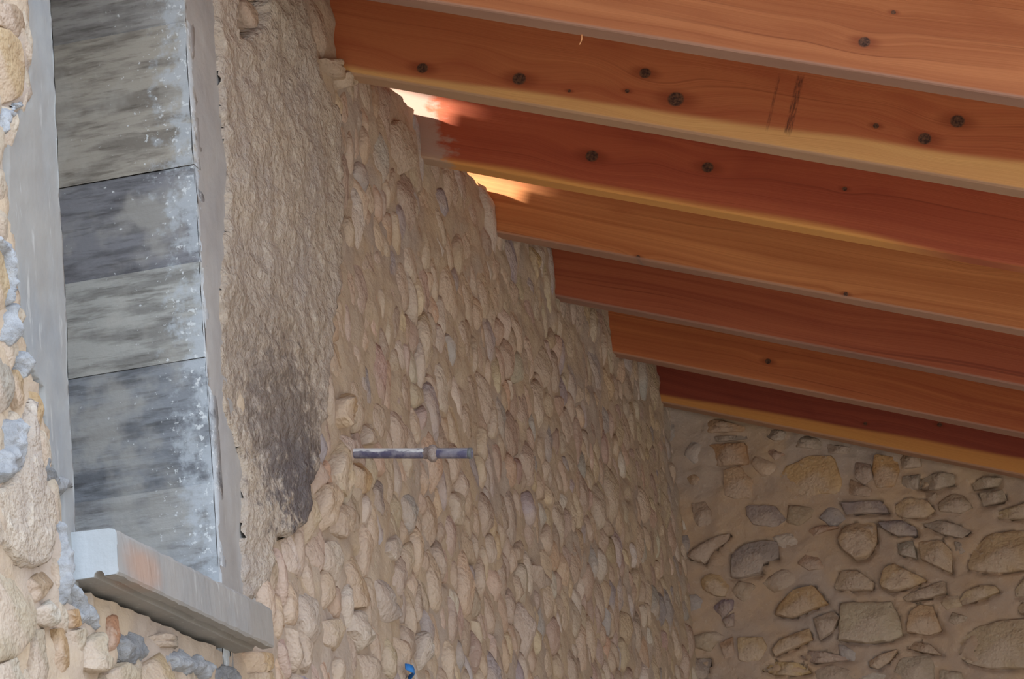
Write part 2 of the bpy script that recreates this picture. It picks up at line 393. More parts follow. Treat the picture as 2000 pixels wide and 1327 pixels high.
def stone_geo(poly, h, seed, n=12, base=-0.045, tilt=(0, 0), fine=True, traced=False):
    """outline in wall plane (a, b) -> local verts (a, b, out) about the centroid; top cut by a few random planes"""
    if area(poly) < 0: poly = poly[::-1]
    poly = np.asarray(poly, float)
    p = resample(poly, n); c = p.mean(0); q = p-c
    R = math.sqrt(abs(area(poly))/math.pi)
    g2 = np.random.default_rng(int(seed*1e5))
    pl = []
    for _ in range(4):
        a = g2.uniform(0, 2*math.pi); s = g2.uniform(0.10, 0.55)*min(1.0, h/R*2.0)*(1.5 if traced else 1.0); pl.append((-s*math.cos(a), -s*math.sin(a), h+s*R*g2.uniform(0.1, 0.6)))
    rings = [(1.0, 0), (1.0, 0.22), (0.90, 0.60), (0.70, 0.90), (0.36, 1.0)] if fine else [(1.0, 0), (1.0, 0.2), (0.74, 0.9)]
    if traced: rings = [(1.0, 0), (1.0, 0.50), (0.965, 0.86), (0.86, 0.98), (0.62, 1.0), (0.34, 1.0)]
    def top(d): return min([h+tilt[0]*d[0]+tilt[1]*d[1]]+[a*d[0]+b*d[1]+k+tilt[0]*d[0]+tilt[1]*d[1] for a, b, k in pl])
    v, f = [], []
    for ri, (s, t) in enumerate(rings):
        for i in range(n):
            d = q[i]*s*(1+(0.05 if traced else 0.16)*nz(i*1.7+seed, ri*0.12, seed))
            if t == 0: v.append((d[0], d[1], base)); continue
            e = nz(d[0]*22+seed*3.1, d[1]*22+seed, 0.3)*0.30+nz(d[0]*60+seed, d[1]*60, seed)*0.16
            z = top(d)+e*h*1.0
            v.append((d[0], d[1], z*t-(0.003 if t < 0.5 else 0)))
    for r in range(len(rings)-1):
        for i in range(n):
            a, b = r*n+i, r*n+(i+1) % n; f.append((a, b, b+n, a+n))
    v.append((0, 0, top((0, 0)))); m = len(v)-1; r = (len(rings)-1)*n
    for i in range(n): f.append((r+i, r+(i+1) % n, m))
    return np.array(v), f, c

def power_cells(seeds, rad, ay=1.0):
    """cells of a power diagram by clipping; seeds (n,2)"""
    Q = seeds.copy(); Q[:, 0] *= ay; out = []
    for i in range(len(Q)):
        p = Q[i]; B = rad[i]*2.2+0.03
        poly = [p+np.array(d)*B for d in ((-1, -1), (1, -1), (1, 1), (-1, 1))]
        dv = Q-p; dd = (dv**2).sum(1); idx = np.argsort(dd)[1:28]
        for j in idx:
            if dd[j] > (2*B*1.5)**2: break
            nrm = dv[j]; t = (dd[j]+rad[i]**2-rad[j]**2)/2          # nrm.(x-p) <= t
            new = []
            for a, b in zip(poly, poly[1:]+poly[:1]):
                da, db = nrm@(a-p)-t, nrm@(b-p)-t
                if da <= 0: new.append(a)
                if (da < 0) != (db < 0) and da != db: new.append(a+(b-a)*(da/(da-db)))
            poly = new
            if len(poly) < 3: break
        if len(poly) < 3: out.append(None); continue
        q = np.array(poly); q[:, 0] /= ay; out.append(q)
    return out
def darts(x0, x1, z0, z1, rmin, rmax, n, seed, ay=1.0, pw=1.6, fixed=()):
    g = np.random.default_rng(seed); P = np.zeros((n+len(fixed), 2)); R = np.zeros(n+len(fixed)); m = len(fixed)
    for i, q in enumerate(fixed): P[i] = q[:2]; R[i] = q[2]
    sc = np.array([ay, 1.0])
    for i in range(n):
        r = rmin+(rmax-rmin)*g.random()**pw if i < n*0.6 else rmin+(rmax-rmin)*0.25*g.random()
        p = np.array([g.uniform(x0, x1), g.uniform(z0, z1)])
        d = (P[:m]-p)*sc
        if m and ((d*d).sum(1) < ((R[:m]+r)*0.93)**2).any(): continue
        P[m] = p; R[m] = r; m += 1
    return P[:m].copy(), R[:m].copy()
def shrink(poly, g):
    c = poly.mean(0); d = poly-c; L = np.linalg.norm(d, axis=1)[:, None]; return c+d*np.maximum((L-g)/np.maximum(L, 1e-6), 0.35)

PAL = [(198, 178, 156), (192, 171, 151), (206, 185, 160), (184, 163, 148), (198, 181, 163), (184, 174, 170), (212, 199, 186), (200, 173, 150), (174, 164, 162)]
PALW = [0.2, 0.2, 0.14, 0.14, 0.1, 0.07, 0.07, 0.05, 0.03]
def pick(g): 
    c = np.array(PAL[g.choice(len(PAL), p=PALW)], float)+g.normal(0, 4)+g.normal(0, 2, 3); return lin(np.clip(c, 30, 240))

def to_left(v): return np.column_stack([v[:, 2], v[:, 0], v[:, 1]])          # (a=y, b=z, out=+x)
def to_back(v): return np.column_stack([v[:, 0], -v[:, 2], v[:, 1]])         # (a=x, b=z, out=-y)
def add_stone(name, poly, h, seed, colr, parent, side, off=0.0, **kw):
    v, f, c = stone_geo(poly, h, seed, **kw)
    if side == 'L':
        me = mesh(name, to_left(v), f, True, colr); loc = (off, c[0], c[1])
    else:
        me = mesh(name, to_back(v), [q[::-1] for q in f], True, colr); loc = (c[0], YD-off, c[1])
    me.set_sharp_from_angle(angle=math.radians(40 if kw.get('traced') else 62))
    o = link(name, me, STONE, parent); o.location = loc; return o
class Pile:
    def __init__(s): s.v, s.f, s.c, s.n = [], [], [], 0
    def add(s, poly, h, seed, colr, side, off=0.0, **kw):
        v, f, c = stone_geo(poly, h, seed, **kw)
        q = to_left(v)+np.array([off, c[0], c[1]]) if side == 'L' else to_back(v)+np.array([c[0], YD-off, c[1]])
        if side != 'L': f = [t[::-1] for t in f]
        s.v.append(q); s.f += [tuple(i+s.n for i in t) for t in f]; s.c.append(np.tile(colr, (len(q), 1))); s.n += len(q)
    def build(s, name, parent):
        if not s.n: return
        me = mesh(name, np.vstack(s.v), s.f, True, np.vstack(s.c)); me.set_sharp_from_angle(angle=math.radians(62)); o = link(name, me, STONE, parent); o['kind'] = 'stuff'; return o

# ---- outlines on the left wall (photo pixels laid on the wall plane)
PLX = 0.035
PL_PX = [(416, -70), (419, 0), (424, 100), (430, 200), (443, 320), (441, 450), (430, 560), (432, 680), (437, 800), (456, 850), (470, 900), (474, 960), (473, 1060), (476, 1145), (505, 1185),
         (530, 1170), (548, 1132), (553, 1078), (560, 1052), (586, 1042), (606, 1020), (613, 995), (612, 960), (628, 930), (635, 870), (641, 800), (648, 740), (655, 680), (660, 610), (668, 540),
         (672, 450), (675, 380), (674, 300), (669, 240), (660, 200), (640, 172), (628, 140), (620, 110), (612, 70), (606, 30), (600, -10), (596, -70)]
PL = np.array([W(u, v, 0.008 if i < 14 or i == 41 and False else PLX)[1:] for i, (u, v) in enumerate(PL_PX)])
HOLE = wyz([(476, -80), (480, 20), (484, 60), (496, 70), (512, 58), (524, 34), (524, 0), (536, -80)], PLX)
PLL = wyz([(-40, 925), (10, 950), (34, 925), (56, 860), (66, 790), (78, 770), (84, 850), (100, 935), (113, 962), (116, 1030), (109, 1085), (96, 1108), (62, 1114), (40, 1098), (14, 1074), (-40, 1078)], 0.02)
JN = wyz([(40, -60), (46, 40), (49, 110), (53, 190), (30, 212), (12, 240), (6, 330), (4, 430), (18, 470), (26, 540), (34, 630), (46, 690), (60, 735), (76, 762), (80, 830), (88, 885), (98, 930), (113, 950), (118, 1010), (112, 1090), (110, 1180)], 0.0)
JN = np.vstack([JN, [[YN+0.03, W(140, 1190)[2]], [YN+0.03, 2.46], [JN[0, 0], 2.46]]])
JF = np.vstack([[[YF-0.03, 1.10], [YF-0.03, 2.46]], wyz([(445, -70), (446, 0), (448, 100), (454, 200), (466, 320), (464, 450), (455, 560), (456, 680), (460, 800), (478, 850), (494, 900), (498, 960), (498, 1060), (500, 1150), (502, 1200)], 0.0)])
OPEN = [(YN-0.03, 1.10), (YF+0.03, 1.10), (YF+0.03, 2.5), (YN-0.03, 2.5)]

TR = []   # traced stones: (pixels, colour, height, tilt)
def T(px, c, h=0.028, t=(0, 0)): TR.append((px, c, h, t))
T([(575,1165),(590,1158),(608,1180),(614,1220),(608,1260),(598,1278),(582,1262),(572,1215)], (186,174,160), 0.035)
T([(622,1060),(640,1058),(650,1090),(650,1125),(645,1145),(632,1130),(622,1110)], (182,168,150), 0.035)
T([(672,1085),(690,1090),(703,1120),(706,1165),(700,1190),(680,1192),(668,1170),(668,1120)], (182,152,116), 0.03)
T([(672,1200),(690,1192),(705,1200),(712,1230),(715,1255),(700,1268),(688,1280),(684,1260),(672,1235)], (190,180,164), 0.045)
T([(618,1215),(645,1210),(655,1230),(662,1260),(655,1275),(630,1265),(618,1245)], (190,170,142), 0.03)
T([(722,1130),(738,1132),(750,1165),(768,1190),(765,1210),(745,1222),(733,1210),(725,1170)], (170,160,152), 0.035)
T([(745,1060),(762,1045),(772,1065),(768,1090),(752,1100),(742,1080)], (188,178,164), 0.03)
T([(640,900),(655,855),(668,880),(668,930),(660,975),(645,970),(635,930)], (196,172,136), 0.04)
T([(645,785),(665,770),(678,780),(672,810),(655,840),(645,820)], (192,160,116), 0.045)
T([(705,830),(722,828),(722,850),(715,872),(700,870)], (184,164,138), 0.03)
T([(680,900),(700,900),(710,940),(708,965),(690,970),(680,940)], (188,152,104), 0.03)
T([(615,950),(630,945),(638,965),(630,1030),(620,1050),(612,1010)], (184,156,124), 0.04)
T([(640,990),(660,985),(675,1000),(675,1030),(660,1055),(640,1040)], (180,156,130), 0.035)
T([(725,930),(735,940),(740,985),(735,1010),(722,990)], (128,118,116), 0.02)
T([(870,965),(890,960),(898,1000),(895,1030),(878,1025)], (190,174,148), 0.03)
T([(1027,484),(1040,486),(1044,555),(1036,556)], (206,176,112), 0.03)
T([(1030,1105),(1062,1108),(1064,1145),(1045,1155),(1030,1140)], (172,156,142), 0.03)
T([(808,1240),(826,1230),(828,1280),(812,1312),(806,1290)], (196,190,180), 0.035)
T([(690,1275),(720,1290),(745,1330),(760,1380),(700,1380),(680,1320)], (178,160,140), 0.035)
T([(790,330),(800,420),(790,470),(775,420),(770,360)], (160,136,120), 0.03)
T([(745,250),(765,235),(790,270),(795,330),(775,345),(755,300)], (172,150,126), 0.03, (0.1, 0))
# left and below the window
T([(-30,1096),(25,1102),(52,1130),(56,1200),(42,1255),(10,1295),(-30,1300)], (206,190,160), 0.045)
T([(30,1172),(42,1138),(80,1112),(96,1138),(70,1172),(46,1188)], (170,140,104), 0.03)
T([(52,1196),(88,1172),(102,1190),(98,1220),(82,1230),(58,1216)], (218,212,196), 0.045)
T([(57,1232),(90,1226),(94,1345),(44,1345),(50,1280)], (190,174,146), 0.03)
T([(-30,1306),(38,1276),(50,1345),(-30,1345)], (212,200,176), 0.035)
T([(96,1232),(122,1226),(131,1300),(126,1350),(96,1350)], (188,146,92), 0.035)
T([(104,1196),(148,1190),(158,1222),(130,1230),(105,1226)], (190,142,84), 0.035)
T([(124,1236),(150,1228),(160,1240),(142,1284),(128,1276)], (198,182,154), 0.03)
T([(138,1278),(170,1236),(200,1266),(205,1300),(172,1320),(136,1304)], (204,188,160), 0.045)
T([(192,1322),(220,1296),(246,1312),(242,1355),(192,1355)], (202,186,156), 0.035)
T([(198,1206),(211,1200),(216,1250),(208,1290),(198,1270)], (182,116,74), 0.025)
T([(264,1312),(300,1276),(330,1288),(336,1355),(268,1355)], (196,168,122), 0.035)
T([(268,1252),(300,1238),(350,1252),(366,1262),(340,1270),(300,1266)], (180,166,146), 0.03)
T([(470,1274),(526,1278),(522,1306),(490,1322),(470,1312)], (192,158,108), 0.03)
T([(478,1318),(530,1312),(540,1350),(478,1355)], (190,164,122), 0.03)
T([(-30,50),(0,58),(28,88),(38,136),(36,186),(8,203),(-30,206)], (206,172,120), 0.035)
T([(-10,8),(18,10),(40,30),(38,70),(20,78),(-10,50)], (170,140,108), 0.03)
T([(-30,470),(6,480),(12,560),(10,620),(-30,650)], (204,176,128), 0.03)
T([(-30,680),(10,690),(16,740),(10,800),(-30,830)], (170,164,150), 0.03)
T([(20,720),(40,745),(44,790),(24,800),(14,760)], (178,146,100), 0.025)
T([(48,760),(62,770),(76,800),(72,850),(58,850),(50,800)], (200,164,110), 0.03)
T([(486,6),(508,0),(516,22),(500,36),(488,28)], (150,118,92), 0.012)
T([(500,40),(520,34),(526,52),(510,64)], (198,180,150), 0.014)
T([(478,-30),(510,-36),(520,-6),(490,2)], (166,124,80), 0.012)
# traced stones near the rafters' ends
T([(640,150),(662,132),(672,150),(668,172),(650,176)], (184,160,130), 0.05)
T([(612,118),(650,120),(662,150),(646,162),(622,140)], (176,146,112), 0.045)

tpoly = [wyz(px, 0.0) for px, *_ in TR]

# ---- mortar surface of the left wall
def leak(y):   # bays whose gap above the wall stays open
    return (Y0+S*1+RT < y < Y0+S*2) or (Y0+S*2+RT < y < Y0+S*3)
DY, DZ = 0.016, 0.012
ys = np.arange(3.2, YD+0.08, DY); zs = np.arange(0.55, 2.78, DZ)
GY, GZ = np.meshgrid(ys, zs, indexing='ij'); PTS = np.column_stack([GY.ravel(), GZ.ravel()])
dep = 0.010*vfr(PTS[:, 0]*6, PTS[:, 1]*6, 0.3, 3)+0.007*vfr(PTS[:, 0]*24, PTS[:, 1]*18, 2.3, 3)+0.0055
keep = ~inside(PTS, OPEN)
for jp in (JN, JF): dep -= 0.045*np.clip(np.where(inside(PTS, jp), 1, -1)*pdist(PTS, jp)/0.02-0.25, 0, 1)
topz = np.array([Z0+(0.105 if a < Y0+S*2 else 0.105)+0.012*nz(a*9, 4.4) if leak(a) else 2.76 for a in PTS[:, 0]])
keep &= PTS[:, 1] < topz
dep -= 0.045*np.clip(np.where(inside(PTS, HOLE), 1, -1)*pdist(PTS, HOLE)/0.02+0.3, 0, 1)
PITS = wyz([(697, 1092), (640, 1138), (1036, 1080), (1120, 1030), (962, 1233), (1000, 1234), (895, 1200), (1070, 1240), (690, 850), (675, 972), (1215, 1140), (1220, 970), (890, 745), (745, 905), (820, 1040), (1150, 700), (1060, 800), (860, 1130), (930, 905)])
for q in PITS: dep -= 0.06*np.exp(-(((PTS-q)*np.array([0.7, 1.3]))**2).sum(1)/0.013**2)
ny, nzz = len(ys), len(zs)
idx = -np.ones(len(PTS), int); v = []; f = []
kq = keep.reshape(ny, nzz)
for i in range(ny-1):
    for j in range(nzz-1):
        if kq[i, j] and kq[i+1, j] and kq[i, j+1] and kq[i+1, j+1]:
            q = [i*nzz+j, (i+1)*nzz+j, (i+1)*nzz+j+1, i*nzz+j+1]
            for t in q:
                if idx[t] < 0: idx[t] = len(v); v.append((dep[t], PTS[t, 0], PTS[t, 1]))
            f.append([idx[t] for t in q])
link('mortar', mesh('mortar', v, f, True), MORTAR, wall)
# solid fill behind the mortar: infill between rafter ends, and the leaking bays' low sill
inf = []
for k in range(-1, 7):
    y0 = Y0+S*k+RT if k >= 0 else 3.6; y1 = Y0+S*(k+1) if k < 6 else YD+0.3  # first run, ahead of the rafters, is unseen and added to stop sun
    inf.append((-0.40, -0.02, y0+0.004, y1-0.004, Z0-0.01, Z0+(0.09 if k == 1 else 0.09 if k == 2 else 0.215)))
boxes('wall_top_fill', inf, MORTAR, wall)
boxes('wall_core', [(-0.11, -0.035, 3.2, YN-0.05, 0.3, 2.47), (-0.11, -0.035, YN-0.05, YF+0.05, 0.3, 1.05), (-0.11, -0.035, YF+0.05, YD+0.07, 0.3, Z0-0.012)], MORTAR, wall)

# ---- stones on the left wall
g = np.random.default_rng(5)
fixed = []
for p in tpoly:
    fixed.append((p[:, 0].mean(), p[:, 1].mean(), math.sqrt(abs(area(p))/math.pi)*0.9))
seedsP, seedsR = darts(3.22, YD+0.03, 0.58, 2.52, 0.022, 0.072, 15000, 3, ay=1.45, pw=1.3, fixed=fixed)
cells = power_cells(seedsP, seedsR, ay=1.45)
cand = []
for i in range(len(fixed), len(cells)):
    c = cells[i]
    if c is None or abs(area(c)) < 0.0006: continue
    m = c.mean(0)
    if inside(m, PL)[0] and pdist(m, PL)[0] > 0.01 and not inside(m, HOLE)[0]: continue
    if any(inside(m, q)[0] for q in (PLL, JN, JF, OPEN)): continue
    if any(inside(m, q)[0] for q in tpoly): continue
    if inside(np.vstack([c, m]), OPEN).any(): continue
    if (np.abs((PITS-m)@np.diag([0.7, 1.0])).max(1) < 0.022).any() and abs(area(c)) < 0.006: continue
    if m[1] > Z0-0.01 and not leak(m[0]): pass
    # how large it shows in the photo
    P = np.array([0.02, m[0], m[1]])-CAM; dz = P@fw; U, V = 1000+FPX*(P@rt)/dz, 663.5-FPX*(P@up)/dz
    vis = (-40 < U < 2040) and (-40 < V < 1370)
    cand.append((abs(area(c))/dz**2*(0.3+abs(CAM[0])/np.linalg.norm(P)) if vis else 0, i, m, vis))
cand.sort(key=lambda t: -t[0])
pile = Pile(); nind = 0; LIM = 300-len(TR)
for s_, i, m, vis in cand:
    c = shrink(cells[i], g.uniform(-0.001, 0.003))
    if leak(m[0]): c[:, 1] = np.minimum(c[:, 1], Z0+0.088); r = math.sqrt(abs(area(c))/math.pi)
    h = min(0.008+0.022*g.random()**1.5, r*0.55)
    smooth = 1.0 if m[1] < 1.75+0.12*(m[0]-5.5) else 0.75
    h *= smooth
    if m[0] > 8.9: h *= 0.8
    if m[0] < YN: h = min(h, 0.012)
    tl = (g.normal(-0.03, 0.17), g.normal(0, 0.07))
    colr = pick(g)
    if m[0] < YF: colr = lin(np.clip(np.array((184, 170, 152))+g.normal(0, 8), 0, 240))
    seed = g.uniform(0, 90)
    if vis and nind < LIM:
        add_stone('stone', c, h, seed, colr, wall, 'L', n=12, tilt=tl); nind += 1
    else:
        pile.add(c, h, seed, colr, 'L', n=9, tilt=tl, fine=vis)
for (px, colr, h, t), p in zip(TR, tpoly):
    add_stone('stone', p, h*(0.5 if p[:, 0].mean() < YN-0.02 else 0.8), g.uniform(0, 90), lin((np.array(colr)*0.6+np.array((188, 174, 162))*0.4)*(0.92 if p[:, 0].mean() < YF else 1.05)), wall, 'L', n=22, tilt=t, traced=True)
pile.build('small_rubble', wall)

# ---- plaster
def patch(name, poly, thick, mat, parent, res=0.007, holes=(), bump=0.006, edge=0.012, rag=0.010, base=-0.012, freq=26, seed=0.0, col=None, ramp=None, ymin=None, ymax=None):
    a0, a1 = poly.min(0)-0.03, poly.max(0)+0.03
    A = np.arange(a0[0], a1[0], res); B = np.arange(a0[1], a1[1], res)
    GA, GB = np.meshgrid(A, B, indexing='ij'); P = np.column_stack([GA.ravel(), GB.ravel()])
    J = rag*np.column_stack([vfr(P[:, 0]*30+seed, P[:, 1]*30, 1.1, 3), vfr(P[:, 0]*30, P[:, 1]*30+seed, 5.2, 3)])
    Q = P+J
    sd_ = pdist(Q, poly)*np.where(inside(Q, poly), 1, -1)
    for hpoly in holes: sd_ = np.minimum(sd_, -pdist(Q, hpoly)*np.where(inside(Q, hpoly), 1, -1))
    t = np.clip(sd_/edge, 0, 1); prof = np.sqrt(np.clip(1-(1-t)**2, 0, 1))
    H = bump*vfr(P[:, 0]*freq*0.8+seed, P[:, 1]*freq, 0.7+seed, 4)+bump*1.2*vfr(P[:, 0]*7, P[:, 1]*6, seed+3.3, 2)
    tk = thick if ramp is None else ramp[2]+(thick-ramp[2])*np.clip((P[:, 0]-ramp[0])/(ramp[1]-ramp[0]), 0, 1)
    X = base+(tk-base+H)*prof
    if ymin is not None: P[:, 0] = np.maximum(P[:, 0], ymin)
    if ymax is not None: P[:, 0] = np.minimum(P[:, 0], ymax)
    na, nb = len(A), len(B); K = (sd_ > -res*0.8).reshape(na, nb); idx = -np.ones(len(P), int); v, f = [], []
    for i in range(na-1):
        for j in range(nb-1):
            if K[i, j] and K[i+1, j] and K[i, j+1] and K[i+1, j+1]:
                q = [i*nb+j, (i+1)*nb+j, (i+1)*nb+j+1, i*nb+j+1]
                for tt in q:
                    if idx[tt] < 0: idx[tt] = len(v); v.append((X[tt], P[tt, 0], P[tt, 1]))
                f.append([idx[tt] for tt in q])
    return link(name, mesh(name, v, f, True, col), mat, parent)
s1 = W(572, 850, PLX); s2 = W(540, 700, PLX); s3 = W(600, 960, PLX)
PLAST = mat_plaster('earth_plaster', [(s1[1], s1[2], 0.22, 0.20, 0.75, (88, 80, 80)), (s2[1], s2[2], 0.30, 0.22, 0.45, (140, 124, 110)), (s3[1], s3[2], 0.16, 0.12, 0.75, (100, 92, 92))])
o = patch('plaster_coat', PL, PLX, PLAST, wall, holes=[HOLE], bump=0.006, rag=0.010, ramp=(5.26, 5.62, 0.008)); o['label'] = 'rough tan plaster coat with a dark soot stain'
PLAST2 = mat_plaster('earth_plaster_left', None)
o = patch('plaster_remnant', PLL, 0.02, PLAST2, wall, bump=0.004, rag=0.006, seed=5.0)

# ------------------------------------------------------------------ window of cast concrete
win = boxes('window_1', [(-0.46, -0.40, YN-0.05, YF+0.05, 1.04, 2.47)], CEM)  # unseen back panel, added to keep outside light off the reveal
tag(win, 'concrete framed window recess in the stone wall', kind='structure')
o = patch('jamb_face', JN, 0.004, CEM, win, res=0.008, bump=0.0015, rag=0.006, edge=0.006, base=-0.05, seed=2.0, ymax=YN-0.016)
o = patch('jamb_face', JF, 0.004, mat_cement('cement_face_pale', (164, 161, 160), (178, 174, 170)), win, res=0.008, bump=0.0015, rag=0.003, edge=0.005, base=-0.05, seed=7.0, ymin=YF+0.004)
boxes('jamb_near', [(-0.42, -0.004, YN-0.05, YN, 1.09, 2.47)], CEM, win)
boxes('lintel', [(-0.42, 0.0, YN-0.05, YF+0.05, 2.42, 2.47)], CEM, win)
bz = [2.425]+[F(240, v_, YF)[2] for v_ in (66, 347, 537, 725, 970)]+[1.06]
bc = [(166, 162, 158), (176, 168, 156), (136, 135, 139), (180, 178, 172), (142, 145, 150), (168, 168, 168)]
for i in range(6):
    N, Mx = 26, 10; zt, zb = bz[i], bz[i+1]+0.0005; off = [0.002, 0.0045, 0.001, 0.004, 0.002, 0.004][i]
    v, f = [], []
    for a in range(N+1):
        x = 0.004-0.423*(a/N)**1.6
        for b in range(Mx+1):
            z = zb+(zt-zb)*b/Mx
            ex = 0.0035*fr(z*45, i*3.3, 1.0, 3) if a == 0 else 0
            v.append((x+ex, YF-off+0.0012*fr(x*14, z*14, i*2.0, 3)+(0.0012 if b in (0, Mx) else 0), z))
    for a in range(N):
        for b in range(Mx): q = a*(Mx+1)+b; f.append((q, q+1, q+Mx+2, q+Mx+1))
    k = len(v)   # back side so that the band is a slab
    v += [(0.003, YF+0.05, zb), (-0.42, YF+0.05, zb), (-0.42, YF+0.05, zt), (0.003, YF+0.05, zt)]
    f += [(k, k+1, k+2, k+3), (0, k, k+3, Mx), (N*(Mx+1), N*(Mx+1)+Mx, k+2, k+1)]
    o = link('concrete_band', mesh('concrete_band', v, f, True, lin(bc[i])), CONC, win)

# ------------------------------------------------------------------ sill
zt, zh, pd, ya, yb = 1.17247, 0.07316, 0.07648, 4.51758, 5.22452
gro = [(0.046+0.009*math.cos(t), zt-zh+0.009*math.sin(t)) for t in np.linspace(0, math.pi, 7)]
sec = [(-0.36, zt+0.01), (-0.05, zt+0.004), (pd-0.012, zt), (pd-0.003, zt-0.002), (pd, zt-0.008), (pd+0.0005, zt-zh*0.5), (pd, zt-zh+0.004), (pd-0.003, zt-zh)]+gro+[(0.0, zt-zh), (-0.36, zt-zh)]
N = 70; n = len(sec); v, f = [], []
for i in range(N+1):
    y = ya+(yb-ya)*i/N
    for j, (x, z) in enumerate(sec):
        e = 0.0016*fr(y*30, j*1.7, 4.0, 3) if 2 <= j <= 8 else 0.0006*fr(y*20, j*1.1, 2.0, 3)
        v.append((x+e, y, z+0.8*e))
for i in range(N):
    for j in range(n): a, b = i*n+j, i*n+(j+1) % n; f.append((a, a+n, b+n, b))
sillroot = bpy.data.objects.new('window_sill', None); COL.objects.link(sillroot); sillroot.location = (0, (ya+yb)/2, zt-zh)
tag(sillroot, 'projecting grey concrete window sill with a drip groove, below the tall recess', 'window sill')
me = mesh('slab', v, f+[tuple(N*n+j for j in range(n))]); me.materials.append(SILL)
o = link('slab', me, parent=sillroot); o.location = -sillroot.location
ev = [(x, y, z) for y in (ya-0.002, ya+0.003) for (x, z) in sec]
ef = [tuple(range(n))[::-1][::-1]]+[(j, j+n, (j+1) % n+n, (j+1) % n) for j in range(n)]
o = link('end_face', mesh('end_face', ev, ef), SILLEND, sillroot); o.location = -sillroot.location; o['label'] = 'cement end face coloured paler for the light it faces'

# ------------------------------------------------------------------ mortar lumps
def lump(px, h, mat, seed, x=0.0):
    o = patch('mortar_lump', wyz(px, x+h*0.5), x+h, mat, wall, res=0.004, bump=0.008, edge=h*1.1, rag=0.010, base=x-0.015, freq=45, seed=seed)
lump([(-10,446),(14,456),(26,480),(29,560),(24,600),(14,590),(10,500),(-10,480)], 0.030, LUMP, 1.0)
lump([(18,585),(34,588),(42,640),(42,678),(26,682),(12,665),(14,630)], 0.034, LUMP, 2.0)
lump([(40,676),(56,690),(62,738),(46,738),(32,700)], 0.030, LUMP, 3.0)
lump([(22,815),(46,804),(54,830),(60,870),(50,920),(35,936),(20,948),(-8,948),(-6,915),(10,870)], 0.034, LUMP, 4.0)
lump([(82,880),(94,890),(104,930),(140,935),(148,960),(112,968),(96,940)], 0.012, LUMPD, 5.0)
lump([(116,1000),(130,1020),(136,1090),(136,1150),(132,1188),(112,1186),(110,1100)], 0.022, LUMP, 6.0)
lump([(136,1135),(170,1160),(196,1196),(199,1226),(186,1240),(166,1226),(150,1190)], 0.022, LUMP, 7.0)
lump([(204,1192),(230,1205),(236,1222),(222,1226),(208,1210)], 0.020, LUMP, 8.0)
lump([(218,1240),(240,1230),(268,1240),(286,1272),(284,1304),(262,1310),(236,1290)], 0.028, LUMPD, 9.0)
lump([(326,1276),(360,1268),(400,1282),(416,1302),(410,1327),(352,1318),(336,1300)], 0.028, LUMP, 10.0)
lump([(420,1302),(448,1290),(474,1304),(474,1345),(424,1345)], 0.024, LUMPD, 11.0)
lump([(2,216),(26,206),(50,198),(50,212),(26,224),(8,262),(0,262)], 0.018, LUMP, 12.0)

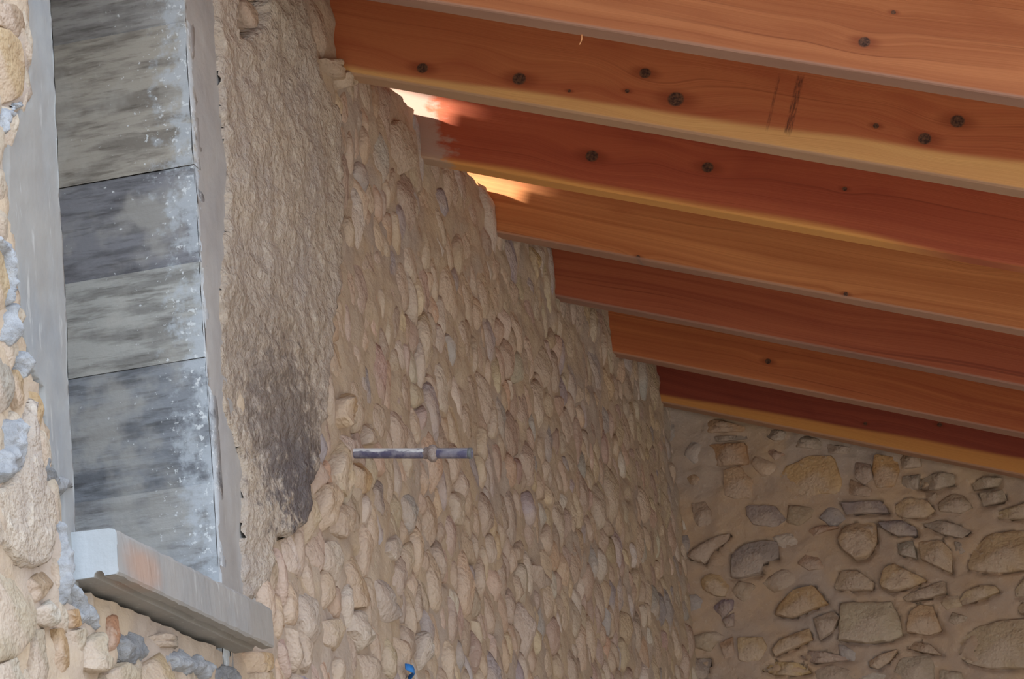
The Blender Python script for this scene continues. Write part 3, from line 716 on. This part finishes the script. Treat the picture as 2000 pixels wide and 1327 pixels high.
# ------------------------------------------------------------------ end wall
def C5(pts): return [(1250+x/2.116, 700+y/2.116) for x, y in pts]
FS = [
 ([(575,500),(600,450),(650,430),(700,405),(800,405),(820,450),(840,520),(820,565),(760,560),(700,570),(620,560),(590,545)], (196,160,106), 0),
 ([(345,465),(420,445),(435,480),(470,500),(465,580),(390,585),(350,570)], (186,154,116), 0),
 ([(240,260),(330,255),(440,285),(435,305),(300,310),(245,310)], (184,144,102), 0),
 ([(255,330),(440,318),(445,335),(350,345),(260,350)], (140,128,112), 0),
 ([(260,360),(440,352),(455,440),(330,450),(270,430)], (172,130,86), 0),
 ([(190,490),(230,480),(280,530),(210,525)], (178,146,108), 0),
 ([(215,600),(270,590),(300,640),(290,690),(240,700),(215,650)], (158,136,112), 0),
 ([(440,610),(560,610),(605,670),(560,700),(470,690),(440,650)], (146,132,122), 0),
 ([(190,820),(250,770),(330,735),(375,725),(360,760),(300,800),(270,850),(230,840)], (170,148,124), 1),
 ([(380,815),(420,775),(500,755),(575,760),(572,830),(510,850),(500,890),(420,910),(378,910)], (142,132,122), 1),
 ([(250,920),(290,890),(340,900),(370,940),(355,990),(310,985),(260,955)], (190,160,112), 0),
 ([(300,1030),(340,1000),(390,1000),(385,1040),(340,1080)], (126,112,118), 0),
 ([(340,1085),(390,1050),(390,1110),(360,1115)], (150,132,120), 0),
 ([(405,1155),(510,1155),(530,1200),(500,1250),(440,1260),(410,1250)], (190,164,120), 0),
 ([(575,1015),(640,955),(720,940),(780,1015),(700,1045),(630,1075),(560,1060)], (182,148,98), 1),
 ([(545,1210),(580,1165),(640,1140),(700,1115),(715,1165),(650,1195),(600,1215),(560,1235)], (186,156,112), 1),
 ([(500,1290),(560,1255),(660,1260),(710,1300),(650,1315),(560,1310)], (192,164,110), 1),
 ([(650,1235),(700,1210),(760,1215),(880,1245),(790,1260),(720,1262)], (172,150,132), 1),
 ([(660,755),(700,710),(760,690),(830,700),(760,720),(690,750)], (176,140,110), 0),
 ([(820,755),(840,700),(890,680),(975,680),(980,760),(940,830),(890,835),(845,800)], (182,154,116), 1),
 ([(650,850),(690,810),(740,825),(765,870),(700,880)], (172,142,114), 0),
 ([(800,955),(830,880),(900,880),(970,930),(960,960),(860,962)], (186,164,132), 1),
 ([(830,1010),(1040,1010),(1070,1060),(1090,1140),(1040,1170),(940,1180),(820,1165)], (184,170,138), 1),
 ([(990,930),(1010,870),(1050,850),(1130,890),(1190,920),(1120,950),(1040,968),(1000,950)], (190,160,114), 1),
 ([(1145,760),(1250,755),(1290,800),(1290,890),(1220,860),(1160,830)], (182,156,118), 1),
 ([(1060,770),(1130,755),(1145,830),(1075,815)], (150,146,128), 1),
 ([(1350,870),(1380,790),(1440,730),(1530,715),(1620,712),(1625,870),(1500,888),(1420,885)], (184,156,112), 1),
 ([(1050,610),(1110,580),(1190,590),(1220,630),(1180,660),(1090,660),(1060,645)], (188,160,118), 1),
 ([(1230,600),(1290,560),(1340,570),(1380,620),(1330,645),(1240,635)], (166,146,116), 0),
 ([(1165,500),(1230,475),(1300,480),(1305,520),(1220,545),(1150,540)], (162,146,120), 1),
 ([(1370,520),(1430,490),(1500,500),(1480,530),(1380,545)], (164,146,116), 1),
 ([(1085,490),(1160,480),(1150,545),(1080,545)], (150,138,118), 0),
 ([(970,400),(1060,410),(1075,470),(1050,535),(980,540),(960,470)], (184,140,84), 0),
 ([(1170,690),(1230,670),(1320,690),(1370,720),(1330,745),(1250,730)], (156,142,122), 1),
 ([(980,680),(1080,670),(1140,700),(1145,735),(1060,735),(1010,710)], (136,128,124), 1),
 ([(830,600),(1000,590),(1030,640),(850,645)], (138,126,120), 1),
 ([(1100,1130),(1115,1050),(1150,1020),(1210,1025),(1250,1130),(1190,1145)], (186,154,112), 1),
 ([(1085,990),(1200,940),(1260,920),(1270,970),(1190,995),(1100,1005)], (168,148,120), 1),
 ([(1310,1010),(1340,970),(1410,940),(1470,945),(1490,965),(1430,990),(1340,1020)], (190,166,124), 1),
 ([(1305,1215),(1340,1150),(1400,1110),(1500,1085),(1620,1075),(1630,1285),(1450,1285),(1350,1260)], (182,162,126), 1),
 ([(945,1255),(1000,1225),(1070,1205),(1040,1250),(985,1285),(950,1275)], (184,158,124), 1),
 ([(1050,1290),(1080,1240),(1200,1230),(1220,1270),(1215,1345),(1040,1345)], (168,154,128), 0),
 ([(1105,1200),(1130,1170),(1200,1185),(1250,1230),(1180,1220)], (172,146,114), 1),
 ([(1550,960),(1600,900),(1640,900),(1640,985),(1555,985)], (180,160,120), 1),
 ([(1560,1030),(1600,1000),(1640,1000),(1640,1060),(1570,1055)], (176,154,118), 1),
 ([(1465,640),(1600,600),(1640,600),(1640,665),(1480,665)], (176,154,112), 1),
 ([(150,1245),(300,1240),(275,1330),(140,1345)], (150,140,126), 1),
 ([(715,1080),(800,1045),(826,1070),(800,1130),(745,1165)], (166,148,124), 1),
 ([(1290,1050),(1340,1065),(1370,1078),(1300,1105),(1275,1090)], (164,148,120), 0),
 ([(610,345),(700,320),(760,345),(750,380),(640,370)], (152,138,116), 0),
 ([(505,295),(590,300),(640,330),(560,345),(510,320)], (156,142,122), 0),
 ([(890,430),(955,440),(965,500),(930,530),(890,500)], (146,124,106), 0),
 ([(520,390),(570,370),(600,400),(560,425)], (160,126,100), 0),
 ([(770,355),(880,372),(890,400),(780,396)], (150,132,112), 0),
 ([(1065,398),(1160,402),(1165,450),(1090,460)], (164,140,110), 0),
 ([(720,1290),(800,1270),(900,1300),(880,1350),(740,1350)], (166,148,124), 0),
 ([(1240,1290),(1330,1300),(1340,1350),(1240,1350)], (164,150,124), 0),
 ([(1180,560),(1225,555),(1235,590),(1190,588)], (160,140,112), 0),
 ([(870,500),(965,545),(950,575),(860,570)], (158,130,100), 0),
 ([(330,1180),(385,1150),(395,1240),(350,1245)], (166,132,98), 0),
 ([(1400,560),(1500,545),(1520,590),(1420,610)], (158,142,116), 1),
 ([(1300,760),(1345,760),(1350,800),(1305,820)], (150,140,122), 0),
]
fp = [fxz(C5(p)) for p, *_ in FS]
DX = 0.009
xs = np.arange(-0.03, 1.25, DX); zs2 = np.arange(1.38, 2.62, DX)
GX, GZ2 = np.meshgrid(xs, zs2, indexing='ij'); PB = np.column_stack([GX.ravel(), GZ2.ravel()])
db = 0.009*vfr(PB[:, 0]*6, PB[:, 1]*7, 11.3, 3)+0.004*vfr(PB[:, 0]*30, PB[:, 1]*34, 6.3, 3)+0.003
for poly, (_, _, gap) in zip(fp, FS):
    bb0, bb1 = poly.min(0)-0.03, poly.max(0)+0.03; m = np.where(((PB > bb0) & (PB < bb1)).all(1))[0]
    if not len(m): continue
    d = pdist(PB[m], poly); ins = inside(PB[m], poly); c = poly.mean(0); half = (poly[:, 1].max()-poly[:, 1].min())*0.5+1e-6
    low = np.clip((c[1]-PB[m][:, 1])/half+0.15, 0, 1)
    depth_ = (0.036 if gap else 0.004)
    nn = np.array([0.5+0.9*nz(p[0]*16, p[1]*16, 3.0) for p in PB[m]]).clip(0, 1)
    db[m] -= depth_*np.clip(1-d/0.010, 0, 1)*np.where(ins, 1, low*nn)
na, nb = len(xs), len(zs2)
v = [(p[0], YD-h, p[1]) for p, h in zip(PB, db)]
f = [(i*nb+j, i*nb+j+1, (i+1)*nb+j+1, (i+1)*nb+j) for i in range(na-1) for j in range(nb-1)]
link('mortar', mesh('mortar', v, [q[::-1] for q in f], True), MORTARF, back)
boxes('wall_core', [(1.2, 4.6, YD-0.005, YD+0.07, FLOOR, 2.62), (-0.05, 1.2, YD-0.005, YD+0.07, FLOOR, 1.39)], MORTARF, back)
for (p, colr, gap), poly in zip(FS, fp):
    r = math.sqrt(abs(area(poly))/math.pi)
    add_stone('stone', poly, min(0.010+g.uniform(0, 0.010)+0.005*gap, r*0.5), g.uniform(0, 90), lin(np.array(colr)*np.array((0.78, 0.79, 0.82))+np.array((50, 43, 40))), back, 'B', n=26, traced=True, tilt=(g.normal(0, 0.05), g.normal(0, 0.06)))
# smaller stones between and beyond the traced ones
fx = [(p[:, 0].mean(), p[:, 1].mean(), math.sqrt(abs(area(p))/math.pi)*1.0) for p in fp]
sp, sr = darts(-0.02, 2.6, 0.9, 2.4, 0.022, 0.065, 6000, 8, ay=0.8, pw=1.3, fixed=fx)
cl = power_cells(sp, sr, ay=0.8); pile2 = Pile()
for i in range(len(fx), len(cl)):
    c = cl[i]
    if c is None or abs(area(c)) < 0.0006: continue
    m = c.mean(0)
    if any(inside(m, q)[0] or pdist(m, q)[0] < 0.012 for q in fp): continue
    if m[0] < 1.02 and m[1] > 1.5 and g.random() < 0.55: continue
    if m[1] > Z0-TAN*m[0]-0.02: continue
    c = shrink(c, g.uniform(0.006, 0.014)); r = math.sqrt(abs(area(c))/math.pi)
    colr = lin(np.clip(np.array(PAL[g.integers(len(PAL))], float)*np.array((0.98, 0.98, 0.97))+g.normal(0, 5), 0, 240))
    pile2.add(c, min(g.uniform(0.008, 0.018), r*0.5), g.uniform(0, 90), colr, 'B', n=11, tilt=(g.normal(0, 0.05), g.normal(0, 0.05)))
pile2.build('small_rubble', back)

# ------------------------------------------------------------------ pipe stub in the wall
PY = W(672, 886)[1]
p0 = np.array([-0.10, PY, 1.624+0.0152]); p1 = np.array([0.2635, PY, 1.5845])
root = bpy.data.objects.new('metal_pipe', None); COL.objects.link(root); root.location = (0, PY, 1.624)
tag(root, 'short grey metal pipe with a lumpy collar sticking out of the stone wall', 'pipe')
ax = Vector(p1-p0).normalized(); rx = ax.orthogonal().normalized(); ry = ax.cross(rx)
def tube(name, prof, mat, jit=0.0, seg=20, parent=root):
    v, f = [], []
    for i, (t, r) in enumerate(prof):
        c = Vector(p0)+ax*t
        for j in range(seg):
            a = 2*math.pi*j/seg; rr = r*(1+jit*nz(math.cos(a)*3+t*160, math.sin(a)*3, t*70))
            v.append(tuple(c+(rx*math.cos(a)+ry*math.sin(a))*rr-Vector(root.location)))
    for i in range(len(prof)-1):
        for j in range(seg): a, b = i*seg+j, i*seg+(j+1) % seg; f.append((a, b, b+seg, a+seg))
    o = link(name, mesh(name, v, f, True), mat, parent)
    return o
Lp = float(np.linalg.norm(p1-p0))
def mat_pipe():
    n = NT('galvanised_pipe'); P = n.obj(); a = n.noise(P, 42, 4, 0.6); b = n.noise(n.scale(P, (18, 60, 60)), 1.0, 4, 0.6)
    c = n.mix(n.rng(a, 0.42, 0.58), lin((92, 88, 112)), lin((134, 130, 142)))
    x, y, z = n.sep(P)
    k = n.math('MULTIPLY', n.rng(n.math('ADD', b, n.math('MULTIPLY', n.math('ADD', z, n.math('MULTIPLY', x, 0.152)), 22.0)), 0.50, 0.62, 0, 1, True), n.rng(x, 0.17, 0.2, 1, 0.25, True))
    c = n.mix(k, c, lin((222, 222, 222)))
    n.b.inputs['Metallic'].default_value = 0.15; n.bump(a, 0.3, 0.004)
    return n.done(c, 0.55)
PIPE = mat_pipe()
tube('tube', [(0, 0.0104), (Lp*0.5, 0.0104), (Lp*0.9, 0.0106), (Lp-0.001, 0.0107), (Lp, 0.0100), (Lp, 0.0084), (Lp-0.05, 0.0082), (Lp-0.06, 0.0)], PIPE)
tc = Lp-0.0815
tube('collar', [(tc-0.018, 0.0104), (tc-0.014, 0.0122), (tc-0.008, 0.0124), (tc-0.005, 0.0158), (tc, 0.0178), (tc+0.005, 0.0168), (tc+0.008, 0.0128), (tc+0.011, 0.0104)], mat_simple('mortar_crusted_collar', (146, 128, 122), (182, 168, 160), 60, 0.9, 0, 0.8), jit=0.2)
tube('end_rim', [(Lp-0.0075, 0.0106), (Lp-0.006, 0.0112), (Lp, 0.0112), (Lp+0.0006, 0.0104), (Lp, 0.0086)], mat_simple('worn_steel_rim', (112, 116, 118), (150, 150, 148), 40, 0.6, 0.3))

# ------------------------------------------------------------------ scrap of blue plastic caught in the wall
c = W(803, 1318, 0.03)
v, f = [], []
for i in range(9):
    t = i/8
    for s_ in (-1, 1):
        for e in (-0.0008, 0.0008):
            v.append((0.012*math.sin(t*5)+e-0.002, -0.030+0.060*t, 0.012-0.022*t+s_*(0.006+0.002*math.sin(t*9))))
for i in range(8):
    k = i*4
    f += [(k, k+2, k+6, k+4), (k+1, k+5, k+7, k+3), (k, k+4, k+5, k+1), (k+2, k+3, k+7, k+6)]
f += [(0, 1, 3, 2), (32, 34, 35, 33)]
o = link('plastic_scrap', mesh('plastic_scrap', v, f, True), mat_simple('blue_plastic', (30, 96, 170), (60, 130, 200), 30, 0.5)); o.location = tuple(c)
tag(o, 'small crumpled scrap of blue plastic caught between the wall stones', 'scrap')
